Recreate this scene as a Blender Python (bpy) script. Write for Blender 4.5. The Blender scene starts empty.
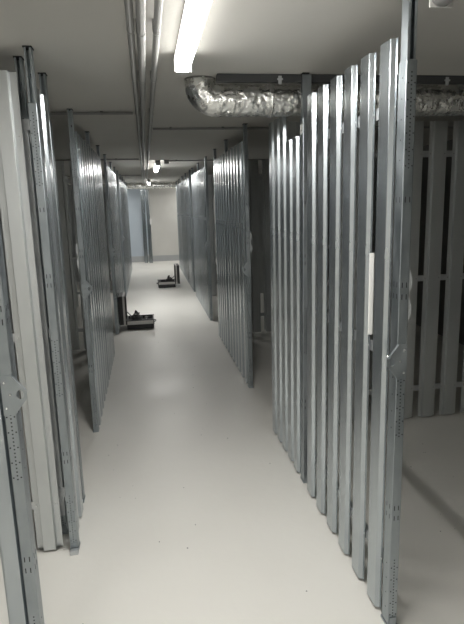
import bpy, bmesh, math, random
from mathutils import Vector, Matrix, noise

sc = bpy.context.scene
COL = sc.collection
R = math.radians

# ---------------------------------------------------------------- camera
F, CX, CY, CAMZ = 537.0, 232.0, 312.0, 1.6
d = Vector((145 - CX, -(207 - CY), -F)).normalized()          # corridor direction in camera space
u = -Vector((309 - CX, -(3024 - CY), -F)); u = (u - d * u.dot(d)).normalized()
r = d.cross(u)
cam = bpy.data.cameras.new('camera')
cam.sensor_fit = 'VERTICAL'; cam.sensor_height = 36.0; cam.lens = 36.0 * F / 624.0
cam.clip_start = 0.02; cam.clip_end = 100
co = bpy.data.objects.new('camera', cam); COL.objects.link(co)
co.matrix_world = Matrix.Translation((0, 0, CAMZ)) @ Matrix((r, d, u)).to_4x4()
sc.camera = co

# ---------------------------------------------------------------- world, exposure
w = bpy.data.worlds.new('world'); sc.world = w; w.use_nodes = True
w.node_tree.nodes['Background'].inputs[0].default_value = (0.9, 0.95, 1, 1)
w.node_tree.nodes['Background'].inputs[1].default_value = 0.0
sc.view_settings.view_transform = 'Standard'
sc.view_settings.look = 'None'
sc.view_settings.gamma = 1.0
sc.view_settings.use_curve_mapping = False
sc.view_settings.exposure = 3.35
LAMP = 16.0
LAMP_COLOR = (1.0, 0.98, 0.94)

CEIL = 2.24
PANEL_TOP = 2.11


# ---------------------------------------------------------------- materials
def mat(name, base, metal=0.0, rough=0.5, emit=None, strength=0.0):
    m = bpy.data.materials.new(name); m.use_nodes = True
    b = m.node_tree.nodes['Principled BSDF']
    b.inputs['Base Color'].default_value = (*base, 1)
    b.inputs['Metallic'].default_value = metal
    b.inputs['Roughness'].default_value = rough
    if emit:
        b.inputs['Emission Color'].default_value = (*emit, 1)
        b.inputs['Emission Strength'].default_value = strength
    return m


def noisy(m, scale, c1, c2, rough=None, bump=0.0, stretch=(1, 1, 1), coord='Object', detail=4.0, bump_scale=None):
    """procedural variation of colour, roughness and relief"""
    nt = m.node_tree; b = nt.nodes['Principled BSDF']
    tc = nt.nodes.new('ShaderNodeTexCoord'); mp = nt.nodes.new('ShaderNodeMapping')
    mp.inputs['Scale'].default_value = stretch
    nt.links.new(tc.outputs[coord], mp.inputs[0])
    n = nt.nodes.new('ShaderNodeTexNoise'); n.inputs['Scale'].default_value = scale
    n.inputs['Detail'].default_value = detail
    nt.links.new(mp.outputs[0], n.inputs['Vector'])
    cr = nt.nodes.new('ShaderNodeValToRGB')
    cr.color_ramp.elements[0].position = 0.3; cr.color_ramp.elements[1].position = 0.7
    cr.color_ramp.elements[0].color = (*c1, 1); cr.color_ramp.elements[1].color = (*c2, 1)
    nt.links.new(n.outputs['Fac'], cr.inputs[0]); nt.links.new(cr.outputs[0], b.inputs['Base Color'])
    if rough:
        mr = nt.nodes.new('ShaderNodeMapRange')
        mr.inputs[1].default_value = 0.3; mr.inputs[2].default_value = 0.7
        mr.inputs[3].default_value = rough[0]; mr.inputs[4].default_value = rough[1]
        nt.links.new(n.outputs['Fac'], mr.inputs[0]); nt.links.new(mr.outputs[0], b.inputs['Roughness'])
    if bump:
        n2 = nt.nodes.new('ShaderNodeTexNoise'); n2.inputs['Scale'].default_value = bump_scale or scale * 3
        n2.inputs['Detail'].default_value = 6
        nt.links.new(mp.outputs[0], n2.inputs['Vector'])
        bp = nt.nodes.new('ShaderNodeBump'); bp.inputs['Strength'].default_value = bump
        bp.inputs['Distance'].default_value = 0.01
        nt.links.new(n2.outputs['Fac'], bp.inputs['Height']); nt.links.new(bp.outputs[0], b.inputs['Normal'])
    return m


M = {}
M['slat'] = noisy(mat('galvanised_sheet', (.6, .62, .63), 0.94, 0.3), 5.0, (.38, .42, .445), (.54, .58, .605),
                  rough=(.19, .29), bump=0, stretch=(1, 1, .35), bump_scale=6)
M['slat_matte'] = noisy(mat('brightened_galvanised_sheet', (.6, .62, .63), 0.72, 0.35), 5.0, (.50, .525, .53), (.62, .64, .64),
                        rough=(.30, .42), stretch=(1, 1, .35))  # lighter copy of the slat sheet, brightness put into camera-facing partitions
M['post'] = noisy(mat('galvanised_tube', (.5, .52, .53), 1.0, 0.4), 16.0, (.30, .335, .355), (.40, .435, .455),
                  rough=(.34, .5), bump=0, stretch=(1, 1, .5))
M['hole'] = mat('punched_hole', (.015, .015, .015), 0, .8)
M['cap'] = mat('dark_rubber', (.02, .02, .022), 0, .7)
M['bolt'] = mat('zinc_bolt', (.75, .76, .76), 1.0, .25)
M['rail'] = noisy(mat('rail_steel', (.5, .52, .53), .85, .4), 12, (.46, .48, .5), (.58, .6, .61), rough=(.35, .5))
M['floor'] = noisy(mat('painted_screed', (.7, .69, .65), 0, .5), 0.9, (.67, .657, .615), (.735, .722, .68),
                   rough=(.34, .5), bump=.12, coord='Object', bump_scale=26, detail=7)
M['ceiling'] = noisy(mat('painted_ceiling', (.5, .49, .46), 0, .8), 1.4, (.57, .56, .525), (.61, .598, .562), bump=.05, bump_scale=60)
M['wall'] = noisy(mat('plastered_wall', (.6, .59, .55), 0, .8), 2, (.58, .57, .54), (.64, .63, .60), bump=.05, bump_scale=50)
M['wall_dark'] = noisy(mat('darkened_concrete', (.3, .3, .29), 0, .85), 2, (.11, .11, .105), (.16, .16, .15), bump=.1, bump_scale=40)  # colour darkened to cut bounce and deepen the shade in the cells
M['wall_blue'] = noisy(mat('pale_blue_wall', (.4, .5, .62), 0, .8), 2, (.46, .52, .58), (.50, .56, .62), bump=.05, bump_scale=50)
M['base'] = mat('grey_skirting', (.40, .41, .42), 0, .6)
M['housing'] = mat('lamp_housing', (.7, .7, .68), 0, .5)
M['light'] = mat('lit_diffuser', (.9, .9, .88), 0, .4, LAMP_COLOR, LAMP)
M['light_side'] = mat('diffuser_flank', (.9, .9, .88), 0, .4, LAMP_COLOR, LAMP * .05)
M['unlit'] = mat('unlit_diffuser', (.35, .35, .34), 0, .3)
M['foil'] = noisy(mat('aluminium_foil', (.7, .7, .69), 1, .28), 18, (.72, .72, .70), (.90, .90, .88), rough=(.16, .36), bump=.8, bump_scale=42)
M['shaded_steel'] = mat('shaded_steel', (.055, .057, .058), .3, .5)  # near-black colour carries the shadow band above the duct
M['conduit'] = mat('grey_conduit', (.30, .30, .29), 0.1, .4)
M['clip'] = mat('conduit_clip', (.22, .22, .21), 0.2, .5)
M['white'] = mat('white_plastic', (.85, .85, .82), 0, .35)
M['haze'] = mat('translucent_plastic', (.62, .65, .66), 0, .3)
M['black'] = noisy(mat('black_plastic', (.015, .015, .016), 0, .45), 30, (.010, .010, .011), (.024, .024, .026))
M['alu'] = mat('brushed_aluminium', (.46, .455, .44), .9, .35)
M['foam'] = mat('grey_foam', (.07, .07, .072), 0, .9)
M['cable'] = mat('black_cable', (.018, .018, .02), 0, .5)
M['toolgrey'] = mat('tool_grey', (.16, .16, .155), .3, .45)


# ---------------------------------------------------------------- mesh helpers
class MB:
    def __init__(s):
        s.bm = bmesh.new(); s.mi = 0

    def _f(s, vs, mi=None):
        try:
            f = s.bm.faces.new(vs); f.material_index = s.mi if mi is None else mi; return f
        except ValueError:
            return None

    def box(s, x0, x1, y0, y1, z0, z1, bevel=0.0, mi=None):
        if mi is not None: s.mi = mi
        b = s.bm
        v = [b.verts.new((x, y, z)) for z in (z0, z1) for x, y in ((x0, y0), (x1, y0), (x1, y1), (x0, y1))]
        fs = [s._f([v[i] for i in q]) for q in ((3, 2, 1, 0), (4, 5, 6, 7), (0, 1, 5, 4), (1, 2, 6, 5), (2, 3, 7, 6), (3, 0, 4, 7))]
        if bevel > 0:
            es = list({e for f in fs for e in f.edges})
            m = s.mi
            res = bmesh.ops.bevel(b, geom=es, offset=bevel, segments=2, affect='EDGES', profile=.5)
            for f in res['faces']: f.material_index = m
        return s

    def prism(s, pts, z0, z1, mi=None):
        """closed polygon in XY extruded in Z"""
        if mi is not None: s.mi = mi
        b = s.bm
        lo = [b.verts.new((x, y, z0)) for x, y in pts]; hi = [b.verts.new((x, y, z1)) for x, y in pts]
        n = len(pts)
        for i in range(n):
            s._f([lo[i], lo[(i + 1) % n], hi[(i + 1) % n], hi[i]])
        s._f(lo[::-1]); s._f(hi)
        return s

    def poly(s, pts3, off, mi=None):
        """planar polygon (3D points) thickened by vector off"""
        if mi is not None: s.mi = mi
        b = s.bm; off = Vector(off)
        lo = [b.verts.new(p) for p in pts3]; hi = [b.verts.new(Vector(p) + off) for p in pts3]
        n = len(lo)
        for i in range(n):
            s._f([lo[i], lo[(i + 1) % n], hi[(i + 1) % n], hi[i]])
        s._f(lo[::-1]); s._f(hi)
        return s

    def tube(s, path, rad, seg=12, mi=None, cap=True, wob=None):
        if mi is not None: s.mi = mi
        b = s.bm; P = [Vector(p) for p in path]; rings = []
        up = Vector((0, 0, 1)); prev = None
        for i, p in enumerate(P):
            t = (P[min(i + 1, len(P) - 1)] - P[max(i - 1, 0)]).normalized()
            if prev is None:
                a = t.cross(up)
                if a.length < .01: a = t.cross(Vector((0, 1, 0)))
            else:
                a = prev - t * prev.dot(t)
            a.normalize(); prev = a; c = t.cross(a)
            rr = rad[i] if isinstance(rad, (list, tuple)) else rad
            ring = []
            for k in range(seg):
                th = 2 * math.pi * k / seg
                q = p + (a * math.cos(th) + c * math.sin(th)) * rr
                if wob: q = wob(q, p)
                ring.append(b.verts.new(q))
            rings.append(ring)
        for i in range(len(rings) - 1):
            for k in range(seg):
                f = s._f([rings[i][k], rings[i][(k + 1) % seg], rings[i + 1][(k + 1) % seg], rings[i + 1][k]])
                if f: f.smooth = True
        if cap:
            s._f(rings[0][::-1]); s._f(rings[-1])
        return s

    def dome(s, c, axis, rad, mi=None):
        if mi is not None: s.mi = mi
        axis = Vector(axis).normalized(); a = axis.orthogonal().normalized(); e = axis.cross(a); c = Vector(c)
        b = s.bm; r0 = [b.verts.new(c + (a * math.cos(t) + e * math.sin(t)) * rad) for t in [k * math.pi / 4 for k in range(8)]]
        r1 = [b.verts.new(c + axis * rad * .5 + (a * math.cos(t) + e * math.sin(t)) * rad * .6) for t in [k * math.pi / 4 for k in range(8)]]
        for k in range(8): s._f([r0[k], r0[(k + 1) % 8], r1[(k + 1) % 8], r1[k]])
        s._f(r1)
        return s

    def mesh(s, name, mats):
        bmesh.ops.recalc_face_normals(s.bm, faces=s.bm.faces)
        me = bpy.data.meshes.new(name); s.bm.to_mesh(me); s.bm.free()
        for m in (mats if isinstance(mats, (list, tuple)) else [mats]): me.materials.append(M[m])
        return me


def link(name, me, parent=None, loc=(0, 0, 0), rz=0.0):
    o = bpy.data.objects.new(name, me); COL.objects.link(o)
    o.parent = parent; o.location = loc; o.rotation_euler.z = rz
    return o


def tag(o, label, cat, group=None):
    o['label'] = label; o['category'] = cat
    if group: o['group'] = group
    return o


def thing(name, label, cat, loc=(0, 0, 0), rz=0.0, group=None):
    o = bpy.data.objects.new(name, None); COL.objects.link(o)
    o.location = loc; o.rotation_euler.z = rz; o.empty_display_size = .1; o['kind'] = 'thing'
    return tag(o, label, cat, group)


def struct(name, me, loc=(0, 0, 0)):
    o = link(name, me, None, loc); o['kind'] = 'structure'; return o


# ---------------------------------------------------------------- room shell
XL, XR, YB, YE = -3.4, 3.4, -3.4, 16.2
struct('floor', MB().box(XL - .1, XR + .1, YB - .1, YE + .1, -.1, 0).mesh('floor', 'floor'))
struct('ceiling', MB().box(XL - .1, XR + .1, YB - .1, YE + .1, CEIL, CEIL + .1).mesh('ceiling', 'ceiling'))
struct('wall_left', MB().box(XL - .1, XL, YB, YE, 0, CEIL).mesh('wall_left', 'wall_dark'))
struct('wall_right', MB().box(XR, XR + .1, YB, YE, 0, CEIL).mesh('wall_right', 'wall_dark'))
struct('wall_front', MB().box(XL, XR, YB - .1, YB, 0, CEIL).mesh('wall_front', 'wall'))  # unseen, set close behind the viewpoint as a bright reflection for the slats
struct('wall_back', MB().box(.06, XR, YE, YE + .1, 0, CEIL).mesh('wall_back', 'wall'))
struct('wall_back_left', MB().box(XL, .06, YE, YE + .1, 0, CEIL).mesh('wall_back_left', 'wall_blue'))
struct('baseboard_back', MB().box(XL, XR, YE - .015, YE, 0, .17).mesh('baseboard_back', 'base'))

# small grit and chips lying on the screed
rnd0 = random.Random(5)
mb = MB()
for k in range(60):
    x, y, q = rnd0.uniform(-.35, .75), 1.4 + 5 * rnd0.random() ** 1.5, rnd0.uniform(.0015, .004)
    if rnd0.random() < .35: x = rnd0.uniform(.95, 2.2); y = rnd0.uniform(1.5, 3.3)
    mb.poly([(x + q * math.cos(a) * rnd0.uniform(.6, 1.6), y + q * math.sin(a) * rnd0.uniform(.6, 1.6), 0) for a in [j * math.pi / 3 for j in range(6)]], (0, 0, .0015), 0)
o = link('floor_grit', mb.mesh('floor_grit', 'clip')); o['kind'] = 'stuff'; tag(o, 'tiny dark grit and chips scattered over the pale floor', 'grit')

# ---------------------------------------------------------------- slats and panels
FL, SD, DEP, TH = .013, .007, .018, .0016        # flange, side, depth, sheet thickness


def slat_mesh(width, z0, z1, rivets=(), FL=FL, SD=SD, DEP=DEP, mt='slat', key={}):
    """hat-shaped slat: runs along +X from 0, hat pushed out to -Y, flange back face on Y=0"""
    k = (round(width, 4), z0, round(z1, 3), tuple(rivets), FL, SD, DEP, mt)
    if k in key: return key[k]
    W = width
    front = [(0, -TH), (FL, -TH), (FL + SD, -DEP), (W - FL - SD, -DEP), (W - FL, -TH), (W, -TH)]
    # small rounded shoulders
    fr = []
    for i, p in enumerate(front):
        if i in (2, 3):
            q = front[i - 1]; n = front[i + 1]
            a = Vector(p).lerp(Vector(q), .0022 / (Vector(q) - Vector(p)).length); c = Vector(p).lerp(Vector(n), .0022 / (Vector(n) - Vector(p)).length)
            m = (a + c) / 2 * .5 + Vector(p) * .5
            fr += [tuple(a), tuple(m), tuple(c)]
        else:
            fr.append(p)
    back = [(W, 0), (W - FL + .0006, 0), (W - FL - SD, -DEP + TH), (FL + SD, -DEP + TH), (FL - .0006, 0), (0, 0)]
    mb = MB().prism(fr + back, z0, z1, 0)
    for z in rivets:
        for x in (FL * .5, W - FL * .5):
            mb.dome((x, -TH, z), (0, -1, 0), .0042, 1)
    key[k] = mb.mesh('slat', [mt, 'bolt'])
    return key[k]


def rail_mesh(length, key={}):
    k = round(length, 3)
    if k not in key:
        key[k] = MB().prism([(0, .002), (length, .002), (length, .022), (0, .022)], -.02, .02).mesh('cross_rail', 'rail')
    return key[k]


RAILS = (.235, 1.05, 1.90)


JR = random.Random(11)


def panel(label, origin, rz, n, pitch, width=.118, z1=PANEL_TOP, tops=None, group=None, rails=RAILS, rivets=True, z0=.012, rail_over=.0, prof=(FL, SD, DEP), jit=.9):
    t = thing('partition_panel', label, 'partition panel', origin, rz, group)
    L = (n - 1) * pitch + width
    for i in range(n):
        top = tops[i] if tops else z1
        rv = tuple(z for z in rails if z < top - .01) if rivets else ()
        o = link('slat', slat_mesh(width, z0, top, rv, *prof), t, (i * pitch, 0, 0), R(JR.uniform(-jit, jit)))
        o.location.y -= .0012
    for z in rails:
        link('cross_rail', rail_mesh(L + rail_over), t, (-rail_over / 2, 0, z))
    return t


XRW = .832      # flange plane of the right row (corridor side), hats reach out to .816
XLW = -.442


def right_panel(label, y0, n, pitch=.172, **k):
    # local +X -> world -Y so that local -Y faces the corridor (-X world): rz = -90deg
    L = (n - 1) * pitch + k.get('width', .118)
    if k.get('tops'): k['tops'] = k['tops'][::-1]
    return panel(label, (XRW, y0 + L, 0), R(-90), n, pitch, group='corrugated panels of the right row', **k)


def left_panel(label, y0, n, pitch=.172, **k):
    return panel(label, (XLW, y0, 0), R(90), n, pitch, group='corrugated panels of the left row', **k)


# ---------------------------------------------------------------- posts
def post_meshes(side, key={}):
    """side +1: cell lies towards +X. Origin: corridor face, near (-Y) face, floor."""
    if side in key: return key[side]
    s = side; W, D = .036, .056
    X = lambda a: a * s
    def bx(mb, x0, x1, *a, **k): return mb.box(min(X(x0), X(x1)), max(X(x0), X(x1)), *a, **k)
    # outer tube: folded C tube closed towards the camera, punched holes and slots
    mb = MB(); bx(mb, 0, W, 0, D, .012, 2.025, bevel=.003, mi=0)
    mb.mi = 1
    def dot(x, z, wx=.0042, wz=.0042): bx(mb, x - wx / 2, x + wx / 2, -.0004, .0006, z - wz / 2, z + wz / 2)
    def dotc(y, z, wy=.0042, wz=.0042): bx(mb, -.0004, .0006, y - wy / 2, y + wy / 2, z - wz / 2, z + wz / 2)
    rnd = random.Random(3)
    for z0, z1 in ((.05, .30), (.78, 1.04), (1.70, 1.99)):
        z = z0; k = 0
        while z < z1:
            dot(W * .5, z)
            if k % 4 == 0: dot(W * .2, z + .006); dot(W * .82, z + .006)
            if k % 5 == 2: dotc(D * .45, z)
            z += .0125; k += 1
    for z in (.46, .50, 1.28, 1.32, 1.60):
        dot(W * .3, z, .003, .018); dot(W * .72, z, .003, .018)
        dotc(D * .3, z, .003, .018); dotc(D * .7, z, .003, .018)
    outer = mb.mesh('outer_tube', ['post', 'hole'])
    # inner stud: C section open towards the camera
    a, b_, y0, y1, t, lip = .004, W - .004, .006, D - .004, .0016, .008
    pts = [(a, y0), (a + lip, y0), (a + lip, y0 + t), (a + t, y0 + t), (a + t, y1 - t), (b_ - t, y1 - t), (b_ - t, y0 + t),
           (b_ - lip, y0 + t), (b_ - lip, y0), (b_, y0), (b_, y1), (a, y1)]
    mb = MB().prism([(X(p), q) for p, q in pts], 1.9, CEIL - .006, 0)
    bx(mb, W * .5 - .004, W * .5 + .004, y1 - t - .0008, y1 - t + .0002, 2.13, 2.145, mi=1)
    inner = mb.mesh('inner_tube', ['post', 'hole'])
    cap = bx(MB(), .000, W + .000, .002, D, CEIL - .006, CEIL - .0004, bevel=.0012).mesh('ceiling_pad', 'cap')
    mb = MB(); bx(mb, -.003, W + .003, -.008, D + .003, 0, .012, bevel=.002, mi=0)
    bx(mb, .006, W - .006, -.004, -.0008, .012, .045, mi=0)
    foot = mb.mesh('foot_plate', ['post', 'bolt'])
    # hasp: pointed plate on the near face with a bent tab
    zc = 1.055
    P2 = [(W, zc + .062), (.002, zc + .062), (-.036, zc + .014), (-.036, zc - .012), (.002, zc - .062), (W, zc - .062)]
    hx, hz, hr = -.017, zc + .001, .0115
    up = [(X(hx + hr * math.cos(q)), -.0006, hz + 1.25 * hr * math.sin(q)) for q in [math.pi * k / 6 for k in range(7)]]
    dn = [(X(hx + hr * math.cos(q)), -.0006, hz + 1.25 * hr * math.sin(q)) for q in [-math.pi * k / 6 for k in range(7)]]
    Q = lambda p: (X(p[0]), -.0006, p[1])
    mb = MB().poly([Q((W, hz)), Q(P2[0]), Q(P2[1]), Q(P2[2]), Q((-.036, hz))] + up[::-1], (0, -.0024, 0), 0)
    mb.poly([Q((W, hz)), Q(P2[5]), Q(P2[4]), Q(P2[3]), Q((-.036, hz))] + dn[::-1], (0, -.0024, 0), 0)
    mb.poly([(X(.0015), -.003, zc + .062), (X(-.0365), -.003, zc + .014), (X(-.0365), -.014, zc + .014), (X(.0015), -.014, zc + .062)], (X(-.0008), 0, .002), 0)
    for x, z in ((.026, zc + .04), (.026, zc - .04), (.012, zc + .002)): mb.dome((X(x), -.003, z), (0, -1, 0), .0045, 1)
    hasp = mb.mesh('hasp_plate', ['post', 'bolt'])
    # translucent two-lobed pull handle on the cell side
    mb = MB()
    for z0, z1 in ((1.19, 1.275), (1.285, 1.37)):
        zz = [z0 + (z1 - z0) * k / 8 for k in range(9)]
        mb.poly([(X(W), D * .3, z0)] + [(X(W + .009 + .010 * math.sin(math.pi * (k / 8))), D * .3, z) for k, z in enumerate(zz)] + [(X(W), D * .3, z1)], (0, .016, 0), 0)
    bx(mb, W, W + .008, D * .3, D * .3 + .016, 1.27, 1.29)
    handle = mb.mesh('pull_handle', 'haze')
    key[side] = dict(outer_tube=outer, inner_tube=inner, ceiling_pad=cap, foot_plate=foot, hasp_plate=hasp, pull_handle=handle)
    return key[side]


def post(label, x, y, side, hasp=False, handle=False, turn=False):
    g = 'telescopic posts of the right row' if side > 0 else 'telescopic posts of the left row'
    t = thing('steel_post', label, 'post', (x, y, 0), 0, g)
    ms = post_meshes(side)
    for n in ('outer_tube', 'inner_tube', 'ceiling_pad', 'foot_plate'):
        o = link(n, ms[n], t)
        if turn and n == 'inner_tube':
            o.rotation_euler.z = R(-90); o.location = (-.002, .050, 0)
    if hasp: link('hasp_plate', ms['hasp_plate'], t)
    if handle: link('pull_handle', ms['pull_handle'], t)
    return t


XRP, XLP = .822, -.430
# ---- right row
post('tall perforated steel post with pointed hasp plate at the right foreground', XRP, 1.665, 1, True, True)
p1 = right_panel('large nearest right-hand corrugated panel with white strip on one slat', 1.745, 6, .168)
s = MB().box(-.002, .002, -DEP - .004, -.004, 1.10, 1.41, bevel=.001).mesh('marker_strip', 'white')
o = link('marker_strip', s, p1, (.118 + 5 * .168 - (1.885 - 1.745), 0, 0)); o['label'] = 'narrow white plastic strip'
p2 = post('steel post between the two nearest right panels, paper sticker near its top', XRP - .003, 2.778, 1, turn=True)
o = link('paper_sticker', MB().box(-.0012, 0, .010, .046, 1.945, 1.995, mi=0).box(-.0014, -.0011, .014, .042, 1.962, 1.965, mi=1).box(-.0014, -.0011, .026, .029, 1.95, 1.99, mi=1).mesh('paper_sticker', ['white', 'toolgrey']), p2)
o['label'] = 'white paper sticker'
right_panel('narrow right-hand panel under the foil duct, two slats cut short', 2.866, 5, .141, tops=[1.945, 1.945, 2.10, 2.10, 2.10])
post('right-row post with hasp and handle at far side of first dark opening', XRP, 4.47, 1, True, True)
right_panel('ribbed right-hand panel just beyond the first dark opening', 4.545, 6, .172)
post('right-row post in middle of the ribbed wall before second opening', XRP, 5.535, 1)
right_panel('smoother right-hand panel ending at the second opening', 5.605, 5, .170)
post('right-row post at the near edge of the second opening', XRP, 6.43, 1)
post('right-row post with hasp at far edge of the second opening', XRP, 7.40, 1, True)
right_panel('right-hand panel beyond second opening, about level with the near tool case', 7.475, 6, .172)
post('right-row post one panel past the second opening', XRP, 8.465, 1)
right_panel('right-hand panel leading up to the third opening', 8.54, 6, .172)
post('right-row post at the third opening, short of the far tool case', XRP, 9.53, 1)
post('right-row post at far side of third opening', XRP, 10.05, 1, True)
right_panel('right-hand panel beside the far open tool case', 10.125, 6, .172)
post('right-row post just behind the far tool case', XRP, 11.12, 1)
right_panel('right-hand panel just behind the far tool case', 11.195, 6, .172)
post('right-row post two panels beyond the far tool case', XRP, 12.19, 1)
right_panel('second last right-hand panel towards the end wall', 12.265, 6, .172)
post('right-row post between its two last panels', XRP, 13.26, 1)
right_panel('last right-hand panel before the beige end wall', 13.335, 6, .172)
post('last post of the right row before the end wall', XRP, 14.35, 1)

# ---- left row
pl = post('nearest left post with large pointed hasp at the left image edge', XLP + .009, 1.625, -1, True, True)
link('jamb_profile', MB().prism([(-.040, .012), (-.046, .004), (-.092, .004), (-.100, .012), (-.100, .05), (-.098, .05), (-.098, .014), (-.091, .006), (-.047, .006), (-.042, .013), (-.042, .05), (-.040, .05)], .012, 2.02).mesh('jamb_profile', 'slat'), pl)
pb = post('left post with perforated face and bright foot, beside the wide slats', XLP + .022, 2.385, -1)
link('base_block', MB().box(-.034, .004, -.034, -.008, 0, .022, bevel=.003).mesh('base_block', 'rail'), pb)
left_panel('very narrow left-hand panel of two slats between two posts', 2.475, 2, .165)
post('thin left post at the near side of the left opening', XLP, 2.825, -1)
post('left-row post with hasp and pale handle at far side of left opening', XLP, 3.79, -1, True, True)
left_panel('ribbed left-hand panel beyond the left opening', 3.865, 6, .172)
post('left-row post one panel beyond the left opening', XLP, 4.87, -1)
left_panel('second left-hand panel beyond the opening, nearer than the tool case', 4.945, 6, .158)
post('left-row post two panels beyond the left opening', XLP, 5.92, -1)
post('left-row post next to the near open tool case', XLP, 6.90, -1, True)
left_panel('left-hand panel right behind the near open tool case', 6.975, 6, .172)
post('left-row post one panel behind the near tool case', XLP, 8.02, -1)
left_panel('left-hand panel two places behind the near tool case', 8.095, 5, .158)
post('left-row post level with the middle ceiling light end', XLP, 9.0, -1)
post('left-row post at the far side of the distant left opening', XLP, 9.95, -1, True)
left_panel('distant left-hand panel opposite the far tool case', 10.025, 6, .172)
post('left-row post opposite the far tool case', XLP, 11.05, -1)
left_panel('third last left-hand panel towards the blue end wall', 11.125, 6, .172)
post('third last post of the left row', XLP, 12.15, -1)
left_panel('second last left-hand panel towards the blue end wall', 12.225, 6, .172)
post('second last post of the left row', XLP, 13.25, -1)
left_panel('last left-hand panel before the blue end wall', 13.325, 6, .172)
post('last post of the left row before the end wall', XLP, 14.4, -1)

# ---- cell partitions across (web towards the camera)
GX = 'cross partitions between storage cells'
def cross(label, x0, y, n, pitch=.172, right=True, **k):
    if right: return panel(label, (x0, y, 0), 0, n, pitch, group=GX, **k)
    return panel(label, (x0 - (n - 1) * pitch - .118, y, 0), 0, n, pitch, group=GX, **k)
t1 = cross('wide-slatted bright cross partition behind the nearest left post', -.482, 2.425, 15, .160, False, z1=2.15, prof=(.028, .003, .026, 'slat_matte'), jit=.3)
st = link('stile', MB().box(-.496, -.468, 2.47, 2.485, .14, 1.975, bevel=.002).box(-.500, -.455, 2.468, 2.4715, .24, .29).box(-.50, -.452, 2.468, 2.4715, 1.93, 1.975).mesh('stile', 'rail'), t1)
st.location = (-t1.location.x, -t1.location.y, 0)
tp = post('rear steel post behind the wide-slatted left partition, only its top showing', -.478, 2.54, -1)
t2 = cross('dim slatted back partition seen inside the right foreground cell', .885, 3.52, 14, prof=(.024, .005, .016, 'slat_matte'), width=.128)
cross('added unseen corrugated partition darkening the right foreground cell, beside the viewpoint', .885, .15, 14, prof=(.024, .005, .016, 'slat_matte'), width=.128)  # added out of view to block light, keeps the right cell dim
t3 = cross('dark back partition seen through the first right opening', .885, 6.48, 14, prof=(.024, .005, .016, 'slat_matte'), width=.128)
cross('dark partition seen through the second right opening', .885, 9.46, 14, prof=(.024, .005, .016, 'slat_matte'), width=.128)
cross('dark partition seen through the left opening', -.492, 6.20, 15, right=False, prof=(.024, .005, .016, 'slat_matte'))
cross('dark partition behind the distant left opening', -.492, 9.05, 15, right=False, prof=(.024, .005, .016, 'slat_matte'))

o = link('latch_plate', MB().box(2.215, 2.255, 3.478, 3.482, .925, .965, bevel=.001).mesh('latch_plate', 'rail'), t2); o.location = (-t2.location.x, -t2.location.y, 0)
for x in (1.22, 1.39):
    o = link('foot_pad', MB().box(x - .02, x + .02, 6.42, 6.45, 0, .045, bevel=.004).mesh('foot_pad', 'white'), t3); o.location = (-t3.location.x, -t3.location.y, 0); o['label'] = 'small white foot pad'

for yy, w_ in ((12.15, 'third'), (14.95, 'fourth')):
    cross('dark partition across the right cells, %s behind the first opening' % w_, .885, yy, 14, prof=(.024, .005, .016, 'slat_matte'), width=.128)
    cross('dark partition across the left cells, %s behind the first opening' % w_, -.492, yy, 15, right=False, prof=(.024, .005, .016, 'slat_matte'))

# far panel standing in the end room
t = panel('lone narrow panel standing upright in front of the end wall', (-.10, 15.80, 0), R(-32), 2, .16, z1=2.08)

# ---------------------------------------------------------------- ceiling lights
def light(label, x, y0, y1, lit=True):
    t = thing('ceiling_light', label, 'ceiling light', (x, y0, CEIL), 0, 'tube ceiling lights')
    L = y1 - y0; h = .036
    link('housing', MB().box(-.033, .033, 0, L, -.028, -.0005, bevel=.003).mesh('housing', 'housing'), t)
    pts = [(h * math.cos(a), -.028 - .050 * math.sin(a) ** .6 if 0 < a < math.pi else -.028) for a in [math.pi * k / 14 for k in range(15)]]
    mb = MB(); b = mb.bm
    lo = [b.verts.new((x_, .008, z_)) for x_, z_ in pts]; hi = [b.verts.new((x_, L - .008, z_)) for x_, z_ in pts]
    for i in range(14):
        f = mb._f([lo[i], lo[i + 1], hi[i + 1], hi[i]]); f.smooth = True; f.material_index = 0 if 4 <= i <= 9 else 1
    mb._f(lo, 1); mb._f(hi[::-1], 1); mb._f([lo[0], hi[0], hi[-1], lo[-1]], 1)
    link('diffuser', mb.mesh('diffuser', ['light', 'light_side'] if lit else ['unlit', 'unlit']), t)
    for y in (0, L - .008):
        link('end_cap', MB().box(-.037, .037, y, y + .008, -.079, -.0008, bevel=.002).mesh('end_cap', 'housing'), t)
    return t

light('long bright tube light on the ceiling above the foreground', .195, 1.02, 2.46)
light('lit tube light at mid corridor, seen small', .215, 7.9, 9.3)
light('farthest glowing tube light near the end wall', .13, 13.2, 14.4)
light('added unseen tube light in the end room, right side, behind the last panels', 1.5, 15.3, 15.9)  # no known fixture here, added to brighten the end wall
light('added unseen tube light in the end room, left side, behind the last panels', -1.3, 15.3, 15.9)  # left twin of the added end-room fill
light('added unseen tube light over the area left of the viewpoint', -1.7, -2.5, -1.1)  # invented source, lifts the camera-facing slats on the left
light('added unseen tube light just behind the viewpoint', .195, -2.6, -1.2)  # added fill so the near sides of the slats catch light
light('unlit ceiling light at the top right corner', .91, .30, 1.64, False)

# ---------------------------------------------------------------- foil duct with elbow
def crinkle(amp, sc_=22):
    def f(q, p):
        n = (q - p).normalized()
        v = noise.noise(q * sc_) * .6 + noise.noise(q * sc_ * 2.7) * .4
        v = .5 - abs(v) * 2.0
        return q + n * v * amp
    return f

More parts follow.
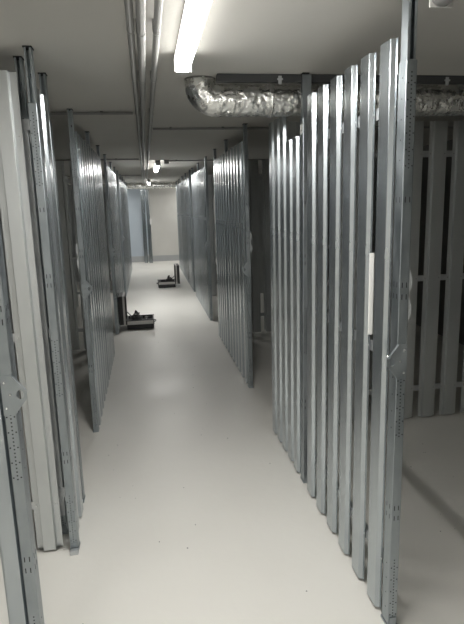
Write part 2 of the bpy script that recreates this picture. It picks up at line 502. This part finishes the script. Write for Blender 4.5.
def duct(label, x0, x1, y, z, rad, elbow=True):
    t = thing('foil_duct', label, 'duct', (0, 0, 0))
    path = []
    if elbow:
        rb = .075
        path += [(x0, y, CEIL - .0005), (x0, y, CEIL - .012)]
        for k in range(1, 13):
            a = math.pi / 2 * k / 12
            path.append((x0 + rb * (1 - math.cos(a)), y, z + rb - rb * math.sin(a)))
        path[1] = (x0, y, (CEIL + z + rb) / 2 if z + rb < CEIL else CEIL - .004)
        x = x0 + rb
    else:
        x = x0
    path = [p for p in path if p[2] < CEIL]
    n = int((x1 - x) / .009)
    ends = [(x + (x1 - x) * k / n, y, z) for k in range(1 if elbow else 0, n + 1)]
    link('flexible_hose', MB().tube(path + ends, rad, 60, wob=crinkle(.0075, 27)).mesh('flexible_hose', 'foil'), t)
    if elbow:
        link('collar', MB().tube([(x0, y, CEIL - .008), (x0, y, CEIL - .0005)], rad + .003, 32).mesh('collar', 'clip'), t)
        link('tape_band', MB().tube([(x0 + .36, y, z), (x0 + .372, y, z)], rad + .008, 40, wob=crinkle(.003)).mesh('tape_band', 'foil'), t)
    return t

duct('crumpled silver foil duct with an elbow hanging under the ceiling', .318, 3.1, 2.940, 2.134, .077)
duct('distant foil duct crossing the corridor near the end wall', -2.0, 2.6, 14.85, 2.15, .075, False)

# strut rail above the duct with clamps
t = thing('strut_rail', 'shade-darkened steel strut rail on the ceiling above the foil duct', 'rail', (0, 0, 0))
link('channel', MB().box(.39, 3.1, 2.815, 2.855, CEIL - .038, CEIL - .0005, bevel=.003).mesh('channel', 'shaded_steel'), t)
for x in (.71, 1.62):
    link('clamp', MB().box(x - .009, x + .009, 2.809, 2.815, CEIL - .05, CEIL - .010, bevel=.002).box(x - .014, x + .014, 2.807, 2.815, CEIL - .030, CEIL - .022).mesh('clamp', 'rail'), t)

# ---------------------------------------------------------------- conduits
def conduit(label, p0, p1, rad, clips, group):
    t = thing('conduit', label, 'conduit', (0, 0, 0), 0, group)
    p0, p1 = Vector(p0), Vector(p1); dr = (p1 - p0).normalized()
    link('pipe', MB().tube([p0, p1], rad, 14).mesh('pipe', 'conduit'), t)
    sd = dr.cross(Vector((0, 0, 1)))
    for q in clips:
        c = p0.lerp(p1, q); a = c - dr * .009; e = c + dr * .009
        mb = MB().tube([a, e], rad + .0016, 14, mi=0); mb.mi = 1
        h = sd * (rad + .0018)
        lo = [min(a[i], e[i], (a + h)[i], (a - h)[i], (e + h)[i], (e - h)[i]) for i in (0, 1)]; hi = [max(a[i], e[i], (a + h)[i], (a - h)[i], (e + h)[i], (e - h)[i]) for i in (0, 1)]
        mb.box(lo[0], hi[0], lo[1], hi[1], c.z, CEIL - .0005)
        link('clip', mb.mesh('clip', ['conduit', 'clip']), t)
    return t

g = 'conduits running along the corridor ceiling'
cl = [(y + 3.3) / 17.7 for y in (2.05, 2.78, 3.8, 5.2, 6.6, 8.0, 9.4)]
conduit('left one of three grey ceiling conduits along the corridor', (-.014, -3.3, CEIL - .035), (-.014, 14.4, CEIL - .035), .0125, cl, g)
conduit('middle and thickest of three ceiling conduits along the corridor', (.022, -3.3, CEIL - .040), (.022, 14.4, CEIL - .040), .0155, cl, g)
conduit('right one of three ceiling conduits, nearest to the tube light', (.076, -3.3, CEIL - .037), (.076, 14.4, CEIL - .037), .013, cl, g)
g = 'thin conduits crossing the ceiling'
conduit('thin conduit crossing the ceiling on the left, above the left opening', (-3.0, 3.86, CEIL - .014), (-.046, 3.90, CEIL - .014), .0095, (.2, .5, .75, .93), g)
conduit('thin conduit crossing the ceiling on the right, beyond the foil duct', (.10, 4.66, CEIL - .014), (3.0, 4.66, CEIL - .014), .0095, (.05, .2, .5, .8), g)
conduit('distant thin conduit crossing the ceiling left of the lights', (-3.0, 7.5, CEIL - .014), (-.046, 7.5, CEIL - .014), .0095, (.5, .9), g)
conduit('distant thin conduit crossing the ceiling right of the lights', (.34, 7.86, CEIL - .014), (3.0, 7.86, CEIL - .014), .0095, (.05, .3), g)
conduit('farthest thin conduit crossing the ceiling on the left', (-3.0, 11.2, CEIL - .014), (-.046, 11.2, CEIL - .014), .0095, (.9,), g)

t = thing('junction_box', 'small grey junction box on the ceiling by the mid corridor light', 'junction box', (.335, 7.86, CEIL - .03))
link('box_body', MB().box(-.035, .035, -.03, .03, -.02, .0295, bevel=.004).mesh('box_body', 'clip'), t)
link('lid', MB().box(-.03, .03, -.026, .026, -.025, -.02, bevel=.002).mesh('lid', 'conduit'), t)

# pull cord with white switch in front of the end wall
t = thing('pull_cord_switch', 'white cord with small white switch hanging in the end room', 'switch', (.13, 15.3, 0))
link('cord', MB().tube([(-.03, 0, CEIL - .001), (-.02, 0, 1.8), (0, 0, 1.28)], .007, 8).mesh('cord', 'white'), t)
link('switch_body', MB().box(-.02, .02, -.012, .012, 1.12, 1.28, bevel=.006).mesh('switch_body', 'white'), t)

# ---------------------------------------------------------------- tool cases
def shell(mb, x0, x1, y0, y1, z0, z1, t, open_top=True, bevel=.008):
    mb.box(x0, x1, y0, y1, z0, z0 + t, bevel=min(bevel, t * .4))
    mb.box(x0, x0 + t, y0, y1, z0 + t * .5, z1, bevel=t * .3); mb.box(x1 - t, x1, y0, y1, z0 + t * .5, z1, bevel=t * .3)
    mb.box(x0 + t, x1 - t, y0, y0 + t, z0 + t * .5, z1, bevel=t * .3); mb.box(x0 + t, x1 - t, y1 - t, y1, z0 + t * .5, z1, bevel=t * .3)
    return mb


def tool_case(label, x, y, w, dpt, mirror, rz=0.0):
    """base 0..w in X, 0..dpt in Y, lid hinged on the X=0 side (mirror: on the X=w side)"""
    t = thing('tool_case', label, 'tool case', (x, y, 0), rz, 'open tool cases on the corridor floor')
    sx = -1 if mirror else 1; ox = w if mirror else 0
    X = lambda a: ox + sx * a
    def bb(mb, x0, x1, *a, **k): return mb.box(min(X(x0), X(x1)), max(X(x0), X(x1)), *a, **k)
    H = .125
    mb = MB(); xa, xb = sorted((X(0), X(w)))
    shell(mb, xa, xb, 0, dpt, .006, H, .012)
    for fx in (.03, w - .05):
        for fy in (.03, dpt - .05): bb(mb, fx, fx + .02, fy, fy + .02, 0, .008)
    link('base_shell', mb.mesh('base_shell', 'black'), t)
    mb = MB()
    mb.box(xa, xb, -.003, .002, H - .056, H - .008, bevel=.001).box(xa, xb, dpt - .002, dpt + .003, H - .056, H - .008, bevel=.001)
    mb.box(xa - .003, xa + .002, 0, dpt, H - .056, H - .008, bevel=.001).box(xb - .002, xb + .003, 0, dpt, H - .056, H - .008, bevel=.001)
    rim = link('rim', mb.mesh('rim', 'alu'), t); rim['label'] = 'silver aluminium rim'
    mb = MB()
    for cx in (xa, xb):
        for cy in (0, dpt): mb.box(cx - .006, cx + .006, cy - .006, cy + .006, H - .06, H + .003, bevel=.002)
    link('corner_guard', mb.mesh('corner_guard', 'black'), t)
    bb(mb := MB(), .014, w - .014, .014, dpt - .014, .02, .080); link('foam_insert', mb.mesh('foam_insert', 'foam'), t)
    # lid: upright, standing on the hinge side
    LH, B = w + .03, H - .055
    x0, x1 = -.092, -.004
    mb = MB()
    bb(mb, x0, x0 + .012, 0, dpt, B, B + LH, bevel=.004)
    for q in (0, dpt - .012): bb(mb, x0 + .006, x1, q, q + .012, B, B + LH, bevel=.003)
    for q in (B, B + LH - .012): bb(mb, x0 + .006, x1, .010, dpt - .010, q, q + .012, bevel=.003)
    lidm = link('lid', mb.mesh('lid', 'black'), t)
    mb = MB()
    for q in (-.003, dpt - .002): bb(mb, x1 - .036, x1 - .010, q, q + .005, B, B + LH, bevel=.001)
    for q in (B - .003, B + LH - .002): bb(mb, x1 - .036, x1 - .010, 0, dpt, q, q + .005, bevel=.001)
    lr = link('lid_rim', mb.mesh('lid_rim', 'alu'), lidm); lr['label'] = 'silver lid rim'
    mb = MB(); bb(mb, x0 + .014, x0 + .026, .014, dpt - .014, B + .014, B + LH - .014); link('lid_foam', mb.mesh('lid_foam', 'foam'), lidm)
    link('stay_arm', MB().tube([(X(-.01), .02, H + LH * .36), (X(.13), .02, H - .01)], .006, 8).mesh('stay_arm', 'black'), t)
    for fy in (dpt * .25, dpt * .72):
        mb = MB(); bb(mb, w, w + .006, fy - .018, fy + .018, H - .075, H - .015, bevel=.002); link('latch', mb.mesh('latch', 'alu'), t)
    hy = dpt * .5
    link('handle', MB().tube([(X(w), hy - .06, H - .05), (X(w + .02), hy - .055, H - .05), (X(w + .028), hy, H - .05), (X(w + .02), hy + .055, H - .05), (X(w), hy + .06, H - .05)], .007, 10).mesh('handle', 'black'), t)
    return t


def cable_heap(label, x, y, w, dpt, z, seed):
    t = thing('cable_tangle', label, 'cable', (x, y, z), 0, 'cables heaped in the tool cases')
    rnd = random.Random(seed)
    for k in range(3):
        pts = []; n = 70; a = rnd.random() * 6
        for i in range(n):
            q = i / n; a += .42 + rnd.uniform(-.12, .12)
            rr = .5 + .42 * math.sin(q * 9 + k * 2)
            pts.append((w / 2 + math.cos(a) * w * .42 * rr + rnd.uniform(-.006, .006), dpt / 2 + math.sin(a) * dpt * .40 * rr,
                        .012 + .10 * q * (1.25 - rr) + .012 * math.sin(i * .9 + k) + .012 * k + .004))
        sm = []
        for i in range(n - 3):
            P = [Vector(v) for v in pts[i:i + 4]]
            for s_ in (0, .5):
                sm.append(.5 * ((2 * P[1]) + (-P[0] + P[2]) * s_ + (2 * P[0] - 5 * P[1] + 4 * P[2] - P[3]) * s_ ** 2 + (-P[0] + 3 * P[1] - 3 * P[2] + P[3]) * s_ ** 3))
        link('cable', MB().tube(sm, .0068, 7).mesh('cable', 'cable'), t)
    return t


def hand_tool(label, x, y, z, rz, L=.2):
    t = thing('hand_tool', label, 'tool', (x, y, z), rz, 'tools lying in the tool cases')
    mb = MB().tube([(0, 0, 0), (L * .08, 0, 0), (L * .3, 0, .002), (L * .5, 0, .004)], [.012, .020, .022, .016], 14)
    link('tool_body', mb.mesh('tool_body', 'toolgrey'), t)
    link('tool_grip', MB().tube([(L * .1, 0, 0), (L * .06, .04, -.004), (L * .03, .075, -.008)], [.014, .013, .012], 12).mesh('tool_grip', 'black'), t)
    link('tool_shaft', MB().tube([(L * .48, 0, .004), (L, 0, .012)], .005, 8).mesh('tool_shaft', 'alu'), t)
    return t

tool_case('open black tool case with upright lid, nearer one on the left', -.325, 7.10, .355, .36, False)
cable_heap('black cable heaped inside the nearer tool case', -.305, 7.13, .20, .30, .080, 4)
hand_tool('grey hand tool lying beside the cable in the nearer tool case', -.072, 7.40, .104, R(-90), .20)
tool_case('open black tool case with upright lid, farther one on the right', .175, 10.72, .34, .38, True)
cable_heap('black cable heaped inside the farther tool case', .305, 10.76, .19, .31, .080, 9)
hand_tool('grey hand tool lying beside the cable in the farther tool case', .215, 11.05, .104, R(-90), .20)
